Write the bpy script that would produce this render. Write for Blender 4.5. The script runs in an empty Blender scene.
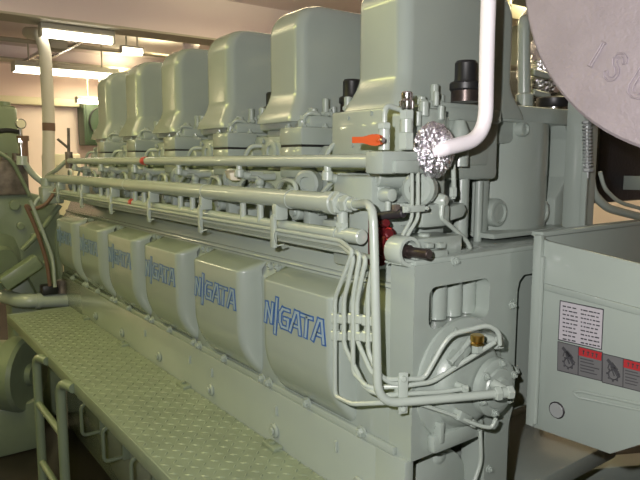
import bpy, bmesh, math, random
from mathutils import Vector as V, Matrix
random.seed(7)
S = bpy.context.scene
COL = S.collection
R = math.radians
# ------------------------------------------------------------------ camera (real place: standing beside the walkway)
F = 620.0; EYE = V((0, 0, 1.65)); YAW = R(36.65); PIT = R(7.26)
FW = V((math.sin(YAW)*math.cos(PIT), math.cos(YAW)*math.cos(PIT), -math.sin(PIT)))
RT = V((math.cos(YAW), -math.sin(YAW), 0)); UP = RT.cross(FW)
cd = bpy.data.cameras.new('camera'); cam = bpy.data.objects.new('camera', cd); COL.objects.link(cam)
cd.sensor_width = 36; cd.lens = 36*F/640; cd.clip_start = .02; cd.clip_end = 60
cam.matrix_world = Matrix(((RT.x, UP.x, -FW.x, EYE.x), (RT.y, UP.y, -FW.y, EYE.y), (RT.z, UP.z, -FW.z, EYE.z), (0, 0, 0, 1)))
S.camera = cam

def at(x, y, X=None, Y=None, Z=None, P=None, N=None):
    """photo measurement -> point of the place on a known plane"""
    d = FW + RT*((x-320)/F) + UP*((240-y)/F)
    if P is not None: t = (V(P)-EYE).dot(V(N))/d.dot(V(N))
    elif X is not None: t = X/d.x
    elif Y is not None: t = Y/d.y
    else: t = (Z-EYE.z)/d.z
    return EYE + d*t
def ats(pts, **k): return [at(x, y, **k) for x, y in pts]

# ------------------------------------------------------------------ materials
def mat(name, col, rough=.4, metal=0, bump=0, bscale=40, coat=0, var=0, vscale=6, spec=.5):
    m = bpy.data.materials.new(name); m.use_nodes = True
    nt = m.node_tree; b = nt.nodes['Principled BSDF']
    b.inputs['Base Color'].default_value = (*col, 1); b.inputs['Roughness'].default_value = rough
    b.inputs['Metallic'].default_value = metal; b.inputs['Coat Weight'].default_value = coat
    b.inputs['Coat Roughness'].default_value = .06; b.inputs['Specular IOR Level'].default_value = spec
    tc = nt.nodes.new('ShaderNodeTexCoord')
    if var:
        n = nt.nodes.new('ShaderNodeTexNoise'); n.inputs['Scale'].default_value = vscale; n.inputs['Detail'].default_value = 5
        nt.links.new(tc.outputs['Object'], n.inputs['Vector'])
        r = nt.nodes.new('ShaderNodeValToRGB'); r.color_ramp.elements[0].position = .35; r.color_ramp.elements[1].position = .65
        r.color_ramp.elements[0].color = (*[c*(1-var) for c in col], 1); r.color_ramp.elements[1].color = (*[min(1, c*(1+var)) for c in col], 1)
        nt.links.new(n.outputs['Fac'], r.inputs['Fac']); nt.links.new(r.outputs['Color'], b.inputs['Base Color'])
    if bump:
        n = nt.nodes.new('ShaderNodeTexNoise'); n.inputs['Scale'].default_value = bscale; n.inputs['Detail'].default_value = 4
        nt.links.new(tc.outputs['Object'], n.inputs['Vector'])
        bp = nt.nodes.new('ShaderNodeBump'); bp.inputs['Strength'].default_value = bump; bp.inputs['Distance'].default_value = .01
        nt.links.new(n.outputs['Fac'], bp.inputs['Height']); nt.links.new(bp.outputs['Normal'], b.inputs['Normal'])
    return m
def emit(name, col, s):
    m = bpy.data.materials.new(name); m.use_nodes = True; b = m.node_tree.nodes['Principled BSDF']
    b.inputs['Base Color'].default_value = (.8, .8, .8, 1)
    b.inputs['Emission Color'].default_value = (*col, 1); b.inputs['Emission Strength'].default_value = s
    return m
PAINT = (.305, .352, .312)
M = dict(
    paint=mat('green_grey_paint', PAINT, .27, bump=.012, bscale=24, coat=.6, var=.02),
    cast=mat('painted_casting', PAINT, .34, bump=.07, bscale=80, coat=.35, var=.03),
    pipe=mat('painted_pipe', (.37, .42, .37), .27, bump=.012, bscale=50, coat=.5, var=.03),
    deck=mat('walkway_paint', (.225, .268, .19), .36, bump=.05, bscale=50, var=.08, vscale=9),
    dark=mat('black_rubber', (.012, .012, .013), .4),
    brown=mat('bare_brown_steel', (.085, .066, .06), .32, .7, var=.25, vscale=30),
    steel=mat('machined_steel', (.6, .58, .56), .22, 1),
    brass=mat('brass', (.62, .40, .10), .28, 1),
    red=mat('red_paint', (.45, .03, .02), .35), dred=mat('dark_red_valve', (.12, .012, .015), .35, .3),
    orange=mat('orange_lever', (.47, .075, .013), .4),
    white=mat('white_insulation', (.95, .90, .92), .5, bump=.06, bscale=40),
    foil=mat('crumpled_foil', (.95, .92, .98), .24, 1, bump=1, bscale=75),
    silver=mat('silver_paint', (.315, .275, .295), .5, .15, bump=.3, bscale=120, var=.06, vscale=14),
    blue=mat('logo_blue', (.03, .10, .30), .4), pale=mat('logo_pale', (.27, .35, .40), .4),
    ceil=mat('ceiling_paint', (.80, .69, .70), .7), wall=mat('wall_paint', (.85, .69, .68), .7, var=.03, vscale=2),
    wallg=mat('low_bounce_wall_paint', (.30, .31, .25), .7), beam=mat('beam_paint', (.46, .42, .33), .6), floor=mat('floor_paint', (.012, .009, .006), .55, var=.3, vscale=3),  # wallg: unseen walls, colour darkened to cut bounce light
    lamp=emit('fluorescent', (1, .93, .74), 9), housing=mat('lamp_housing', (.55, .52, .45), .5),
    label=mat('sticker_white', (.42, .40, .42), .5), ink=mat('sticker_ink', (.05, .05, .055), .5), grey=mat('sticker_grey', (.13, .13, .13), .5),
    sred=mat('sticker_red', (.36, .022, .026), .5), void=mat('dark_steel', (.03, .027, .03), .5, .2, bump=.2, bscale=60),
    greend=mat('dark_green_paint', (.055, .09, .055), .45, var=.08), oldsteel=mat('stained_steel', (.17, .14, .12), .5, .4, var=.3, vscale=25),
    oliv=mat('olive_green_paint', (.19, .235, .155), .35, coat=.3, var=.06), cream=mat('cream_paint', (.72, .66, .5), .5), tape=mat('brown_tape', (.16, .09, .06), .6), wpipe=mat('whitewashed_pipe', (.6, .57, .5), .5),
    spring=mat('zinc_spring', (.36, .38, .37), .4, .3),
)
# ------------------------------------------------------------------ mesh builder
class MB:
    def __init__(s): s.v = []; s.f = []; s.m = []; s.mats = []
    def _mi(s, m):
        if m not in s.mats: s.mats.append(m)
        return s.mats.index(m)
    def add(s, vs, fs, m):
        o = len(s.v); i = s._mi(m)
        s.v += [tuple(p) for p in vs]; s.f += [tuple(a+o for a in f) for f in fs]; s.m += [i]*len(fs)
        return s
    def bm(s, b, m):
        b.verts.ensure_lookup_table(); b.verts.index_update()
        s.add([v.co.copy() for v in b.verts], [[v.index for v in f.verts] for f in b.faces], m); b.free(); return s
    def box(s, x0, x1, y0, y1, z0, z1, m, bev=0, seg=2):
        b = bmesh.new(); bmesh.ops.create_cube(b, size=1)
        for v in b.verts: v.co = V(((x0+x1)/2+v.co.x*(x1-x0), (y0+y1)/2+v.co.y*(y1-y0), (z0+z1)/2+v.co.z*(z1-z0)))
        if bev: bmesh.ops.bevel(b, geom=list(b.edges), offset=bev, segments=seg, affect='EDGES', profile=.5, clamp_overlap=True)
        return s.bm(b, m)
    def obox(s, c, ax, ay, az, m, bev=0):
        """oriented box: centre + three half-axis vectors"""
        b = bmesh.new(); bmesh.ops.create_cube(b, size=2)
        for v in b.verts: v.co = V(c)+V(ax)*v.co.x+V(ay)*v.co.y+V(az)*v.co.z
        bmesh.ops.recalc_face_normals(b, faces=list(b.faces))
        if bev: bmesh.ops.bevel(b, geom=list(b.edges), offset=bev, segments=2, affect='EDGES', profile=.5, clamp_overlap=True)
        return s.bm(b, m)
    def prism(s, poly, axis, a0, a1, m, bev=0, seg=2):
        """poly: 2-D points; axis 'x': (y,z), 'y': (x,z), 'z': (x,y); extruded a0..a1"""
        def P(p, a): return V((a, p[0], p[1])) if axis == 'x' else V((p[0], a, p[1])) if axis == 'y' else V((p[0], p[1], a))
        b = bmesh.new(); A = [b.verts.new(P(p, a0)) for p in poly]; B = [b.verts.new(P(p, a1)) for p in poly]
        b.faces.new(A); b.faces.new(B[::-1]); n = len(poly)
        for i in range(n): b.faces.new((A[i], B[i], B[(i+1) % n], A[(i+1) % n]))
        bmesh.ops.recalc_face_normals(b, faces=list(b.faces))
        if bev: bmesh.ops.bevel(b, geom=list(b.edges), offset=bev, segments=seg, affect='EDGES', profile=.5, clamp_overlap=True)
        return s.bm(b, m)
    def lathe(s, o, ax, prof, m, n=24):
        """prof: (radius, height) along axis from o"""
        ax = V(ax).normalized(); u = ax.orthogonal().normalized(); w = ax.cross(u); o = V(o)
        vs = []; fs = []; rings = []
        for r, h in prof:
            if r < 1e-6: rings.append([len(vs)]); vs.append(o+ax*h)
            else:
                rings.append(list(range(len(vs), len(vs)+n)))
                vs += [o+ax*h+(u*math.cos(2*math.pi*k/n)+w*math.sin(2*math.pi*k/n))*r for k in range(n)]
        for a, b in zip(rings, rings[1:]):
            for k in range(n):
                k2 = (k+1) % n
                if len(a) == 1 and len(b) == 1: continue
                if len(a) == 1: fs.append((a[0], b[k2], b[k]))
                elif len(b) == 1: fs.append((a[k], a[k2], b[0]))
                else: fs.append((a[k], a[k2], b[k2], b[k]))
        if len(rings[0]) > 1: fs.append(tuple(rings[0][::-1]))
        if len(rings[-1]) > 1: fs.append(tuple(rings[-1]))
        return s.add(vs, fs, m)
    def cyl(s, p0, p1, r, m, n=18, r1=None, ch=0):
        p0 = V(p0); p1 = V(p1); L = (p1-p0).length; r1 = r if r1 is None else r1
        pr = [(r, 0), (r1, L)] if not ch else [(r-ch, 0), (r, ch), (r1, L-ch), (r1-ch, L)]
        return s.lathe(p0, p1-p0, pr, m, n)
    def hexa(s, p0, p1, r, m): return s.cyl(p0, p1, r, m, 6, ch=min(r*.18, .003))
    def ball(s, c, r, m, sz=1):
        return s.lathe(V(c)-V((0, 0, r*sz)), (0, 0, 1), [(r*math.sin(math.pi*k/8), r*sz*(1-math.cos(math.pi*k/8))) for k in range(9)], m, 16)
    def tube(s, pts, r, m, fil=None, n=12, k=6, closed=False):
        pts = [V(p) for p in pts]; path = []; fil = r*3 if fil is None else fil
        N = len(pts)
        for i, p in enumerate(pts):
            if (i in (0, N-1) and not closed) or fil == 0: path.append(p); continue
            a = pts[i-1]; c = pts[(i+1) % N]; d = min(fil, (a-p).length*.48, (c-p).length*.48)
            A = p+(a-p).normalized()*d; C = p+(c-p).normalized()*d
            for j in range(k+1):
                t = j/k; path.append(A*(1-t)**2+p*2*t*(1-t)+C*t*t)
        q = [path[0]]
        for p in path[1:]:
            if (p-q[-1]).length > 1e-5: q.append(p)
        path = q; vs = []; fs = []; L = len(path)
        t0 = (path[1]-path[0]).normalized(); u = t0.orthogonal().normalized()
        for i, p in enumerate(path):
            if closed: t = (path[(i+1) % L]-path[i-1]).normalized()
            else: t = (path[min(i+1, L-1)]-path[max(i-1, 0)]).normalized()
            u = (u-t*u.dot(t)).normalized(); w = t.cross(u); rr = r(i/(L-1)) if callable(r) else r
            vs += [p+(u*math.cos(2*math.pi*j/n)+w*math.sin(2*math.pi*j/n))*rr for j in range(n)]
        for i in range(L if closed else L-1):
            for j in range(n):
                a = i*n; b = ((i+1) % L)*n; j2 = (j+1) % n
                fs.append((a+j, a+j2, b+j2, b+j))
        if not closed: fs += [tuple(range(n))[::-1], tuple(range((L-1)*n, L*n))]
        return s.add(vs, fs, m)
    def build(s, name, parent=None, label=None, cat=None, group=None, kind=None, ang=32):
        me = bpy.data.meshes.new(name); lo = V([min(p[i] for p in s.v) for i in range(3)]); hi = V([max(p[i] for p in s.v) for i in range(3)])
        o0 = V(((lo.x+hi.x)/2, (lo.y+hi.y)/2, lo.z))
        me.from_pydata([V(p)-o0 for p in s.v], [], s.f)
        for m in s.mats: me.materials.append(M[m])
        me.polygons.foreach_set('material_index', s.m); me.polygons.foreach_set('use_smooth', [True]*len(s.f))
        me.update(); me.set_sharp_from_angle(angle=R(ang))
        o = bpy.data.objects.new(name, me); COL.objects.link(o)
        W[o.name] = o0; o.location = o0
        if parent: o.parent = parent; o.location = o0-W[parent.name]
        tag(o, label, cat, group, kind); return o
W = {}
def tag(o, label=None, cat=None, group=None, kind=None):
    for k, v in (('label', label), ('category', cat), ('group', group), ('kind', kind)):
        if v: o[k] = v
    return o
def thing(name, loc, label, cat, group=None):
    o = bpy.data.objects.new(name, None); o.empty_display_size = .1; COL.objects.link(o); o.location = loc; W[o.name] = V(loc)
    return tag(o, label, cat, group)
def copy_part(o, parent, off):
    c = o.copy(); COL.objects.link(c); c.parent = parent; c.location = o.location+V(off)
    for g in o.children:
        d = g.copy(); COL.objects.link(d); d.parent = c
    W[c.name] = W[o.name]+V(off)
    return c
def stroke2d(pts, w, square=True):
    """polyline -> list of quads (2-D) of width w, with squared joints"""
    out = []
    for a, b in zip(pts, pts[1:]):
        dx, dy = b[0]-a[0], b[1]-a[1]; L = math.hypot(dx, dy) or 1e-9; ux, uy = dx/L*w/2, dy/L*w/2
        out.append([(a[0]-ux+uy, a[1]-uy-ux), (b[0]+ux+uy, b[1]+uy-ux), (b[0]+ux-uy, b[1]+uy+ux), (a[0]-ux-uy, a[1]-uy+ux)])
    return out
def rrect(x0, x1, z0, z1, r, k=4):
    out = []
    for cx, cz, a in ((x1-r, z1-r, 0), (x0+r, z1-r, 90), (x0+r, z0+r, 180), (x1-r, z0+r, 270)):
        for j in range(k+1):
            t = R(a+90*j/k); out.append((cx+r*math.cos(t), cz+r*math.sin(t)))
    return out
def plate(mb, outer, holes, y0, y1, m):
    """plate with holes in the XZ plane, thickness y0..y1"""
    b = bmesh.new(); es = []
    loops = [outer]+holes
    for lp in loops:
        vs = [b.verts.new((p[0], y0, p[1])) for p in lp]
        es += [b.edges.new((vs[i], vs[(i+1) % len(vs)])) for i in range(len(vs))]
    bmesh.ops.triangle_fill(b, use_beauty=True, use_dissolve=False, edges=es)
    r = bmesh.ops.extrude_face_region(b, geom=list(b.faces))
    for v in r['geom']:
        if isinstance(v, bmesh.types.BMVert): v.co.y = y1
    bmesh.ops.recalc_face_normals(b, faces=list(b.faces))
    mb.bm(b, m)

# ------------------------------------------------------------------ THE SETTING
def st(name, mb, kind='structure'): return mb.build(name, kind=kind)
st('floor', MB().box(-4, 5, -2.2, 9.2, -.1, 0, 'floor'))
st('ceiling', MB().box(-4, 5, -2.2, 9.2, 2.9, 3.0, 'ceil'))
st('wall_far', MB().box(-4, 5, 9.0, 9.2, 0, 2.9, 'wall'))
st('wall_left', MB().box(-4.2, -4.0, -2.2, 9.2, 0, 2.9, 'wallg'))
st('wall_right', MB().box(4.4, 4.6, -2.2, 9.0, 0, 2.9, 'wall'))
st('wall_near', MB().box(-4, 5, -2.4, -2.2, 0, 2.9, 'wallg'))
g = MB().box(-4, 4.4, 4.5, 4.52, 2.6, 2.9, 'ceil').box(-4, 4.4, 4.5, 4.74, 2.585, 2.6, 'beam'); st('trim_1', g)
st('trim_2', MB().box(-4, 4.4, 7.6, 7.62, 2.76, 2.9, 'ceil').box(-4, 4.4, 7.5, 7.75, 2.74, 2.76, 'beam'))
st('trim_3', MB().box(-4, 4.4, 8.86, 9.0, 2.38, 2.48, 'cream', .01))

# ------------------------------------------------------------------ THE ENGINE
PIT_Y = .45
eng = thing('marine_diesel_engine', (1.4, 2.45, 0), 'long grey-green six-cylinder marine diesel engine with rail pipes and logo covers', 'engine')
# crankcase
c = MB()
c.prism([(.97, .965), (.97, 1.30), (1.0, 1.345), (1.035, 1.42), (1.95, 1.42), (1.95, .965)], 'y', 1.03, 3.92, 'paint', .006)
c.box(.957, .97, 1.0, 3.9, .966, .985, 'paint', .003)
crank = c.build('crankcase', eng)
for yy in (1.33, 1.78, 2.23, 2.68, 3.13, 3.58):     # cast ribs on the sloping shelf above the covers
    pass
# base frame under the crankcase
b = MB(); b.box(.955, 1.33, 1.06, 3.92, .30, .966, 'paint', .006).box(1.3, 1.9, 1.56, 3.92, .30, .966, 'paint', .006).box(.957, .985, .96, 1.1, 0, .966, 'paint', .004)
b.box(.948, 1.33, 1.06, 3.92, .0, .31, 'paint', .004)
b.build('base_frame', eng)
# end plate with recess windows
hole = rrect(1.018, 1.232, 1.268, 1.366, .022)
o_ = [(.97, .965), (1.235, .965), (1.235, .45), (1.33, .45), (1.330, .955), (1.338, .985), (1.345, 1.0), (1.345, 1.32), (1.352, 1.343), (1.37, 1.357), (1.95, 1.357), (1.95, 1.42), (.97, 1.42)]
e = MB().box(1.33, 1.60, .988, 1.03, .975, 1.36, 'paint'); plate(e, o_, [hole], .955, 1.03, 'paint')
e.box(.975, 1.945, .957, 1.03, 1.418, 1.432, 'paint', .005)
endp = e.build('end_plate', eng)
t = MB()
for xx in (1.06, 1.112, 1.168, 1.222): t.cyl((xx, 1.02, 1.27), (xx, 1.02, 1.40), .026, 'paint', 16)
t.build('recess_tube', eng)
# small bosses and bolts on end plate
def hexbolt(p, d, r=.011, h=.011, m='paint', wash=True):
    p = V(p); d = V(d).normalized(); q = MB()
    if wash: q.cyl(p-d*.002, p+d*.003, r*1.35, m, 14)
    q.hexa(p, p+d*h, r, m); q.cyl(p+d*h, p+d*(h+.004), r*.5, m, 10)
    return q
for x, y in ((512, 305), (515, 371), (489, 469), (455, 261)):
    hexbolt(at(x, y, Y=.955), (0, -1, 0), .009, .008).build('bolt', eng)
# lower end recess: rough bearing housing below the plate
lo = MB(); lo.box(.99, 1.25, 1.06, 1.12, .35, .966, 'cast', .008)
lo.lathe((1.12, 1.04, .80), (0, -1, 0), [(.13, 0), (.125, .02), (.08, .035), (0, .04)], 'cast', 28)
lo.ball((1.04, 1.05, .93), .03, 'cast').ball((1.13, 1.05, .90), .045, 'cast', .7)
lo.build('bearing_housing', eng)
# pump cover on the engine end (stacked discs)
CX, CZ_ = 1.132, 1.130
pc = MB(); pc.lathe((CX, .957, CZ_), (0, -1, 0), [(.152, 0), (.150, .008), (.143, .011), (.136, .012), (.122, .016), (.112, .022), (.106, .034), (.096, .044), (.080, .048)], 'cast', 48)
pc.box(1.02, 1.20, .93, .957, .975, 1.02, 'cast', .01).box(1.035, 1.05, .925, .957, 1.0, 1.05, 'cast', .004)
pcov = pc.build('end_cover', eng)
fc = MB(); F0 = at(492, 386, Y=.905)
fc.lathe(F0, (0, -1, 0), [(.072, 0), (.070, .014), (.064, .018), (.050, .019), (.047, .024), (.030, .026), (.026, .034), (.0, .035)], 'cast', 36)
fc.build('front_flange', eng)
for k in range(6):
    a = R(20+60*k); hexbolt(F0+V((.06*math.cos(a), -.017, .06*math.sin(a))), (0, -1, 0), .008, .008).build('bolt', eng)
for k in range(9):
    a = R(65+40*k); hexbolt(V((CX, .946, CZ_))+V((.129*math.cos(a), 0, .129*math.sin(a))), (0, -1, 0), .007, .007).build('bolt', eng)
# brass plug and fitting at the top of the end cover
bp = at(477, 345, Y=.875)
q = MB(); q.hexa(bp-V((0, 0, .018)), bp,   .013, 'cast'); q.hexa(bp, bp+V((0, 0, .008)), .0175, 'brass'); q.cyl(bp+V((0, 0, .008)), bp+V((0, 0, .024)), .0155, 'brass', 16, ch=.002)
q.build('brass_plug', eng, 'brass plug cap')
q = MB()
for (x, y, dx, dy) in ((455, 358, 6, -3), (463, 351, 4, 3)):
    p = at(x, y, Y=.90); q.obox(p, V((.012, 0, .010)), V((0, .012, 0)), V((-.007, 0, .009)), 'cast', .003)
q.hexa(at(450, 363, Y=.895), at(462, 350, Y=.895), .009, 'cast').cyl(at(460, 352, Y=.895), at(472, 338, Y=.89), .007, 'cast')
q.build('relief_fitting', eng)

# ---- crankcase doors with logo
def door(y0, y1, x_out=.90):
    q = MB(); ny, nz = 28, 22; z0, z1 = .985, 1.322
    vs = []; fs = []
    def prof(z):   # outward bulge along height
        t = (z-z0)/(z1-z0); D = .072
        if t > .975: return D-.007*(1-math.sqrt(max(0, 1-((t-.975)/.025)**2)))
        if t > .5: return D
        u = (.5-t)/.5; return D*(1-u**2.3)
    rows = [z0+(z1-z0)*(j/nz*.97 if j < nz-3 else 1-.03*((nz-j)/4)) for j in range(nz+1)]
    r = .030
    for j, z in enumerate(rows):
        tb = (z-z0)/(z1-z0); inset = .0
        if tb < .1: inset = .02*(1-math.sqrt(max(0, 1-((.1-tb)/.1)**2)))
        for i in range(ny+1):
            y = y0+inset+(y1-y0-2*inset)*(.5-.5*math.cos(math.pi*i/ny))
            d = prof(z); e = min(y-y0-inset, y1-inset-y)
            if e < r: d *= math.sqrt(max(0, 1-((r-e)/r)**2))
            vs.append((.972-d, y, z))
    for j in range(nz):
        for i in range(ny):
            a = j*(ny+1)+i; fs.append((a, a+ny+1, a+ny+2, a+1))
    # top lip going back to the crankcase
    a = nz*(ny+1); o = len(vs)
    for i in range(ny+1): vs.append((.990, vs[a+i][1], z1+.022))
    for i in range(ny): fs.append((a+i, o+i, o+i+1, a+i+1))
    q.add(vs, fs, 'paint'); return q
LET = {  # stylised capitals, unit height, drawn as strokes
    'N': ([(0, 0), (.12, .95), (.42, .05), (.54, 1)],), 'I': ([(0, -.42), (.17, 1.32)],),
    'G': ([(.58, .93), (.2, .93), (.04, .7), (.0, .25), (.12, .03), (.5, .03), (.56, .48), (.32, .48)],),
    'A': ([(0, 0), (.36, .98), (.52, .98), (.62, 0)], [(.3, .3), (.5, .3)]), 'T': ([(.02, .94), (.62, .94)], [(.34, .9), (.26, 0)]),
}
def logo(parent, dy):
    q = MB(); H = .056
    place = [('N', 0), ('I', .66), ('G', 1.02), ('A', 1.68), ('T', 2.38), ('A', 3.06)]
    y_left, base = 1.468, 1.201; k = .076/1.0*.98
    for ch, ox in place:
        for st_ in LET[ch]:
            for w, m, xx in ((.25, 'blue', .8992), (.11, 'pale', .8986)):
                for n_, quad in enumerate(stroke2d(st_, w)):
                    xo = xx-.00008*n_
                    P = [(xo, y_left-(px+ox)*k+dy, base+pz*H) for px, pz in quad]
                    B = [(.9003, p[1], p[2]) for p in P]
                    q.add(P+B, [(0, 1, 2, 3), (4, 7, 6, 5), (0, 4, 5, 1), (1, 5, 6, 2), (2, 6, 7, 3), (3, 7, 4, 0)], m)
    return q.build('logo', parent, 'blue outlined NIIGATA lettering')
d0 = door(1.150, 1.500).build('crankcase_door', eng)
lg = logo(d0, 0)
for i in range(1, 6): copy_part(d0, eng, (0, i*.4535, 0))
# clamp bolts above and below doors
for i in range(6):
    yb = 1.556+i*.4535
    if i < 5:
        hexbolt((.986, yb+.02, 1.335), (-.75, 0, .6), .010, .012).build('bolt', eng)
        hexbolt((.986, yb-.02, 1.335), (-.75, 0, .6), .010, .012).build('bolt', eng)
for x, y in ((92, 287), (113, 298), (137, 310)): pass
yb = [1.113, 1.345, 1.545, 1.585, 1.83, 2.02, 2.065, 2.285, 2.47, 2.52, 2.74, 2.93, 2.975, 3.2, 3.39, 3.43, 3.66]
for y in yb: hexbolt((.957, y, .984), (-1, 0, 0), .012, .014).build('bolt', eng)
# studs and lugs on the base frame side
for y in (1.115, 1.51, 1.93, 2.40, 2.85, 3.25):
    q = MB(); q.cyl((.957, y, .845), (.945, y, .845), .022, 'paint', 20, ch=.004); q.cyl((.945, y, .845), (.938, y, .845), .012, 'paint', 14, ch=.002); q.build('base_boss', eng)
for y in (1.21, 1.50, 1.92, 2.10, 2.55): MB().box(.948, .957, y-.004, y+.004, .895, .925, 'cast', .001).build('drain_stub', eng)
# long horizontal ribs on the shelf above the doors
q = MB(); q.prism([(1.0, 1.347), (.992, 1.352), (.997, 1.362), (1.008, 1.362)], 'y', 1.04, 3.9, 'paint', .002); q.build('shelf_rib', eng)

# ---- cylinder block behind the pipes and at the near end
k = MB()
k.box(1.10, 1.40, 1.20, 3.9, 1.42, 1.62, 'cast', .01)
k.box(1.38, 1.94, 1.22, 3.9, 1.42, 1.79, 'cast', .01)
blk = k.build('cylinder_block', eng)
k = MB()
k.prism([(1.435, 1.762), (1.88, 1.762), (1.88, 1.812), (1.435, 1.812)], 'y', 1.13, 1.40, 'cast', .008)   # top flange
k.lathe((1.655, 1.345, 1.43), (0, 0, 1), [(.215, 0), (.215, .335)], 'cast', 48)
k.box(1.44, 1.485, 1.16, 1.3, 1.43, 1.765, 'cast', .012); k.prism([(1.80, 1.43), (1.87, 1.43), (1.87, 1.57), (1.90, 1.60), (1.90, 1.765), (1.83, 1.765), (1.86, 1.72), (1.86, 1.60), (1.80, 1.53)], 'y', 1.15, 1.35, 'cast', .006)
k.box(1.87, 2.06, 1.19, 1.45, 1.58, 1.805, 'cast', .014); k.box(1.85, 1.98, 1.26, 1.45, 1.43, 1.62, 'cast', .012)
k.box(1.43, 1.83, 1.10, 1.3, 1.43, 1.445, 'cast', .004)
k.build('end_housing', eng)
for x, y, rr in ((500, 213, .042), (543, 212, .042), (526, 129, .022)):
    Yb = 1.15 if rr > .03 else 1.122
    p = at(x, y, Y=Yb); q = MB(); q.lathe(p+V((0, .06, 0)), (0, -1, 0), [(rr, 0), (rr, .05), (rr*.92, .058), (rr*.72, .06), (rr*.66, .052), (rr*.3, .053), (0, .055)], 'cast', 28)
    q.build('blind_boss', eng)
q = MB(); q.lathe((1.50, 1.2, 1.62), (0, -1, 0), [(.01, 0), (.01, .04), (0, .042)], 'cast', 12); q.build('dowel', eng)

# ---- rocker cover: domed box with chamfered corners and flared foot
def rocker(y0):
    q = MB(); x0, x1 = 1.106, 1.556; yA, yB = y0, y0+.19
    def ring(ex, ey, z, ch):   # octagon, ch = chamfer, rounded
        X0, X1, Y0, Y1 = x0+ex, x1-ex*.9, yA+ey, yB-ey
        pts = []
        for cx, cy, sx, sy, a0 in ((X1, Y0, -1, 1, 270), (X1, Y1, -1, -1, 0), (X0, Y1, 1, -1, 90), (X0, Y0, 1, 1, 180)):
            for j in range(8):
                t = R(a0+(j/3*28 if j < 4 else 62+(j-4)/3*28)); pts.append((cx+sx*ch+ch*math.cos(t), cy+sy*ch+ch*math.sin(t), z))
        return pts
    rings = []
    zb, zt = 1.795, 2.128
    for z, fl in ((zb-.025, -.040), (zb-.012, -.037), (zb+.004, -.030), (zb+.022, -.019), (zb+.042, -.009), (zb+.06, -.003), (zb+.075, 0)): rings.append(ring(fl, fl*.6, z, .036))
    rx, rz = .080, .085
    for j in range(0, 11):
        t = R(90*j/10); rings.append(ring(rx*(1-math.cos(t)), .024*(1-math.cos(t)), zt-rz+rz*math.sin(t)*1.0 if j < 10 else zt, .036))
    vs = []; fs = []; n = len(rings[0])
    for r_ in rings: vs += r_
    for a in range(len(rings)-1):
        for j in range(n):
            j2 = (j+1) % n; fs.append((a*n+j, a*n+j2, (a+1)*n+j2, (a+1)*n+j))
    fs.append(tuple(range((len(rings)-1)*n, len(rings)*n))); fs.append(tuple(range(n))[::-1])
    q.add(vs, fs, 'paint'); return q
rc = rocker(1.14).build('rocker_cover', eng, ang=40)
# ---- cylinder head under each rocker cover (body + flanges)
def head(y0):
    q = MB()
    q.box(1.13, 1.43, y0-.045, y0+.235, 1.60, 1.77, 'cast', .012).box(1.105, 1.43, y0-.055, y0+.24, 1.75, 1.788, 'cast', .01)
    q.cyl((1.135, y0+.14, 1.69), (1.10, y0+.14, 1.69), .038, 'cast', 22, ch=.006)
    q.box(1.43, 1.58, y0+.01, y0+.22, 1.70, 1.80, 'cast', .012)
    for xx, yy in ((1.10, y0-.03), (1.17, y0-.035), (1.38, y0-.035), (1.10, y0+.215)): q.hexa((xx+.025, yy, 1.787), (xx+.025, yy, 1.803), .011, 'cast').cyl((xx+.025, yy, 1.80), (xx+.025, yy, 1.81), .006, 'cast', 10)
    return q
hd = head(1.14).build('cylinder_head', eng)
# ---- side block with dark joint (one per head)
def vblock(y0):
    q = MB(); a, b_ = y0-.088, y0+.03
    q.box(1.05, 1.172, a, b_, 1.60, 1.693, 'paint', .006); q.box(1.053, 1.169, a+.003, b_-.003, 1.690, 1.701, 'dark')
    q.box(1.05, 1.172, a, b_, 1.697, 1.750, 'paint', .006)
    return q
vb = vblock(1.14+PIT_Y).build('exhaust_block', eng)
def vcap(y0):
    q = MB(); a = y0-.03
    for xx, yy in ((1.07, a-.04), (1.15, a-.04), (1.07, a+.04)): q.hexa((xx, yy, 1.742), (xx, yy, 1.756), .011, 'paint').cyl((xx, yy, 1.755), (xx, yy, 1.763), .006, 'paint', 10)
    q.cyl((1.10, a+.01, 1.742), (1.10, a+.01, 1.775), .015, 'paint', 16, ch=.003).box(1.09, 1.16, a-.02, a+.04, 1.74, 1.765, 'cast', .006)
    q.ball((1.135, a, 1.772), .018, 'cast').tube([(1.10, a+.01, 1.77), (1.10, a-.02, 1.795), (1.15, a-.02, 1.79), (1.16, a+.03, 1.755)], .006, 'pipe')
    q.hexa((1.10, a+.01, 1.775), (1.10, a+.01, 1.787), .010, 'pipe'); return q
stud_parts = []
for xx, yy, h in ((1.175, 1.10, .05), (1.225, 1.125, .03), (1.10, 1.35, .035), (1.13, 1.10, .018)):
    stud_parts.append(MB().cyl((xx, yy, 1.785), (xx, yy, 1.79+h), .011, 'paint', 12, ch=.002).hexa((xx, yy, 1.787), (xx, yy, 1.80), .016, 'paint').build('head_stud', eng))
def studs(y0):
    q = MB()
    q.box(1.085, 1.14, y0+.05, y0+.20, 1.63, 1.73, 'cast', .01).hexa((1.085, y0+.07, 1.715), (1.076, y0+.07, 1.715), .009, 'cast').hexa((1.085, y0+.18, 1.715), (1.076, y0+.18, 1.715), .009, 'cast').hexa((1.085, y0+.18, 1.645), (1.076, y0+.18, 1.645), .009, 'cast')
    q.lathe((1.09, y0+.125, 1.68), (-1, 0, 0), [(.034, 0), (.034, .012), (.026, .016), (.02, .016), (.018, .01), (0, .01)], 'cast', 22)
    q.tube([(1.09, y0+.20, 1.70), (1.06, y0+.22, 1.70), (1.05, y0+.25, 1.66), (1.05, y0+.25, 1.60)], .007, 'pipe', .03, 9)
    return q
sd_ = studs(1.14).build('head_fitting', eng)
vc = vcap(1.14+PIT_Y).build('block_fitting', eng)
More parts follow.
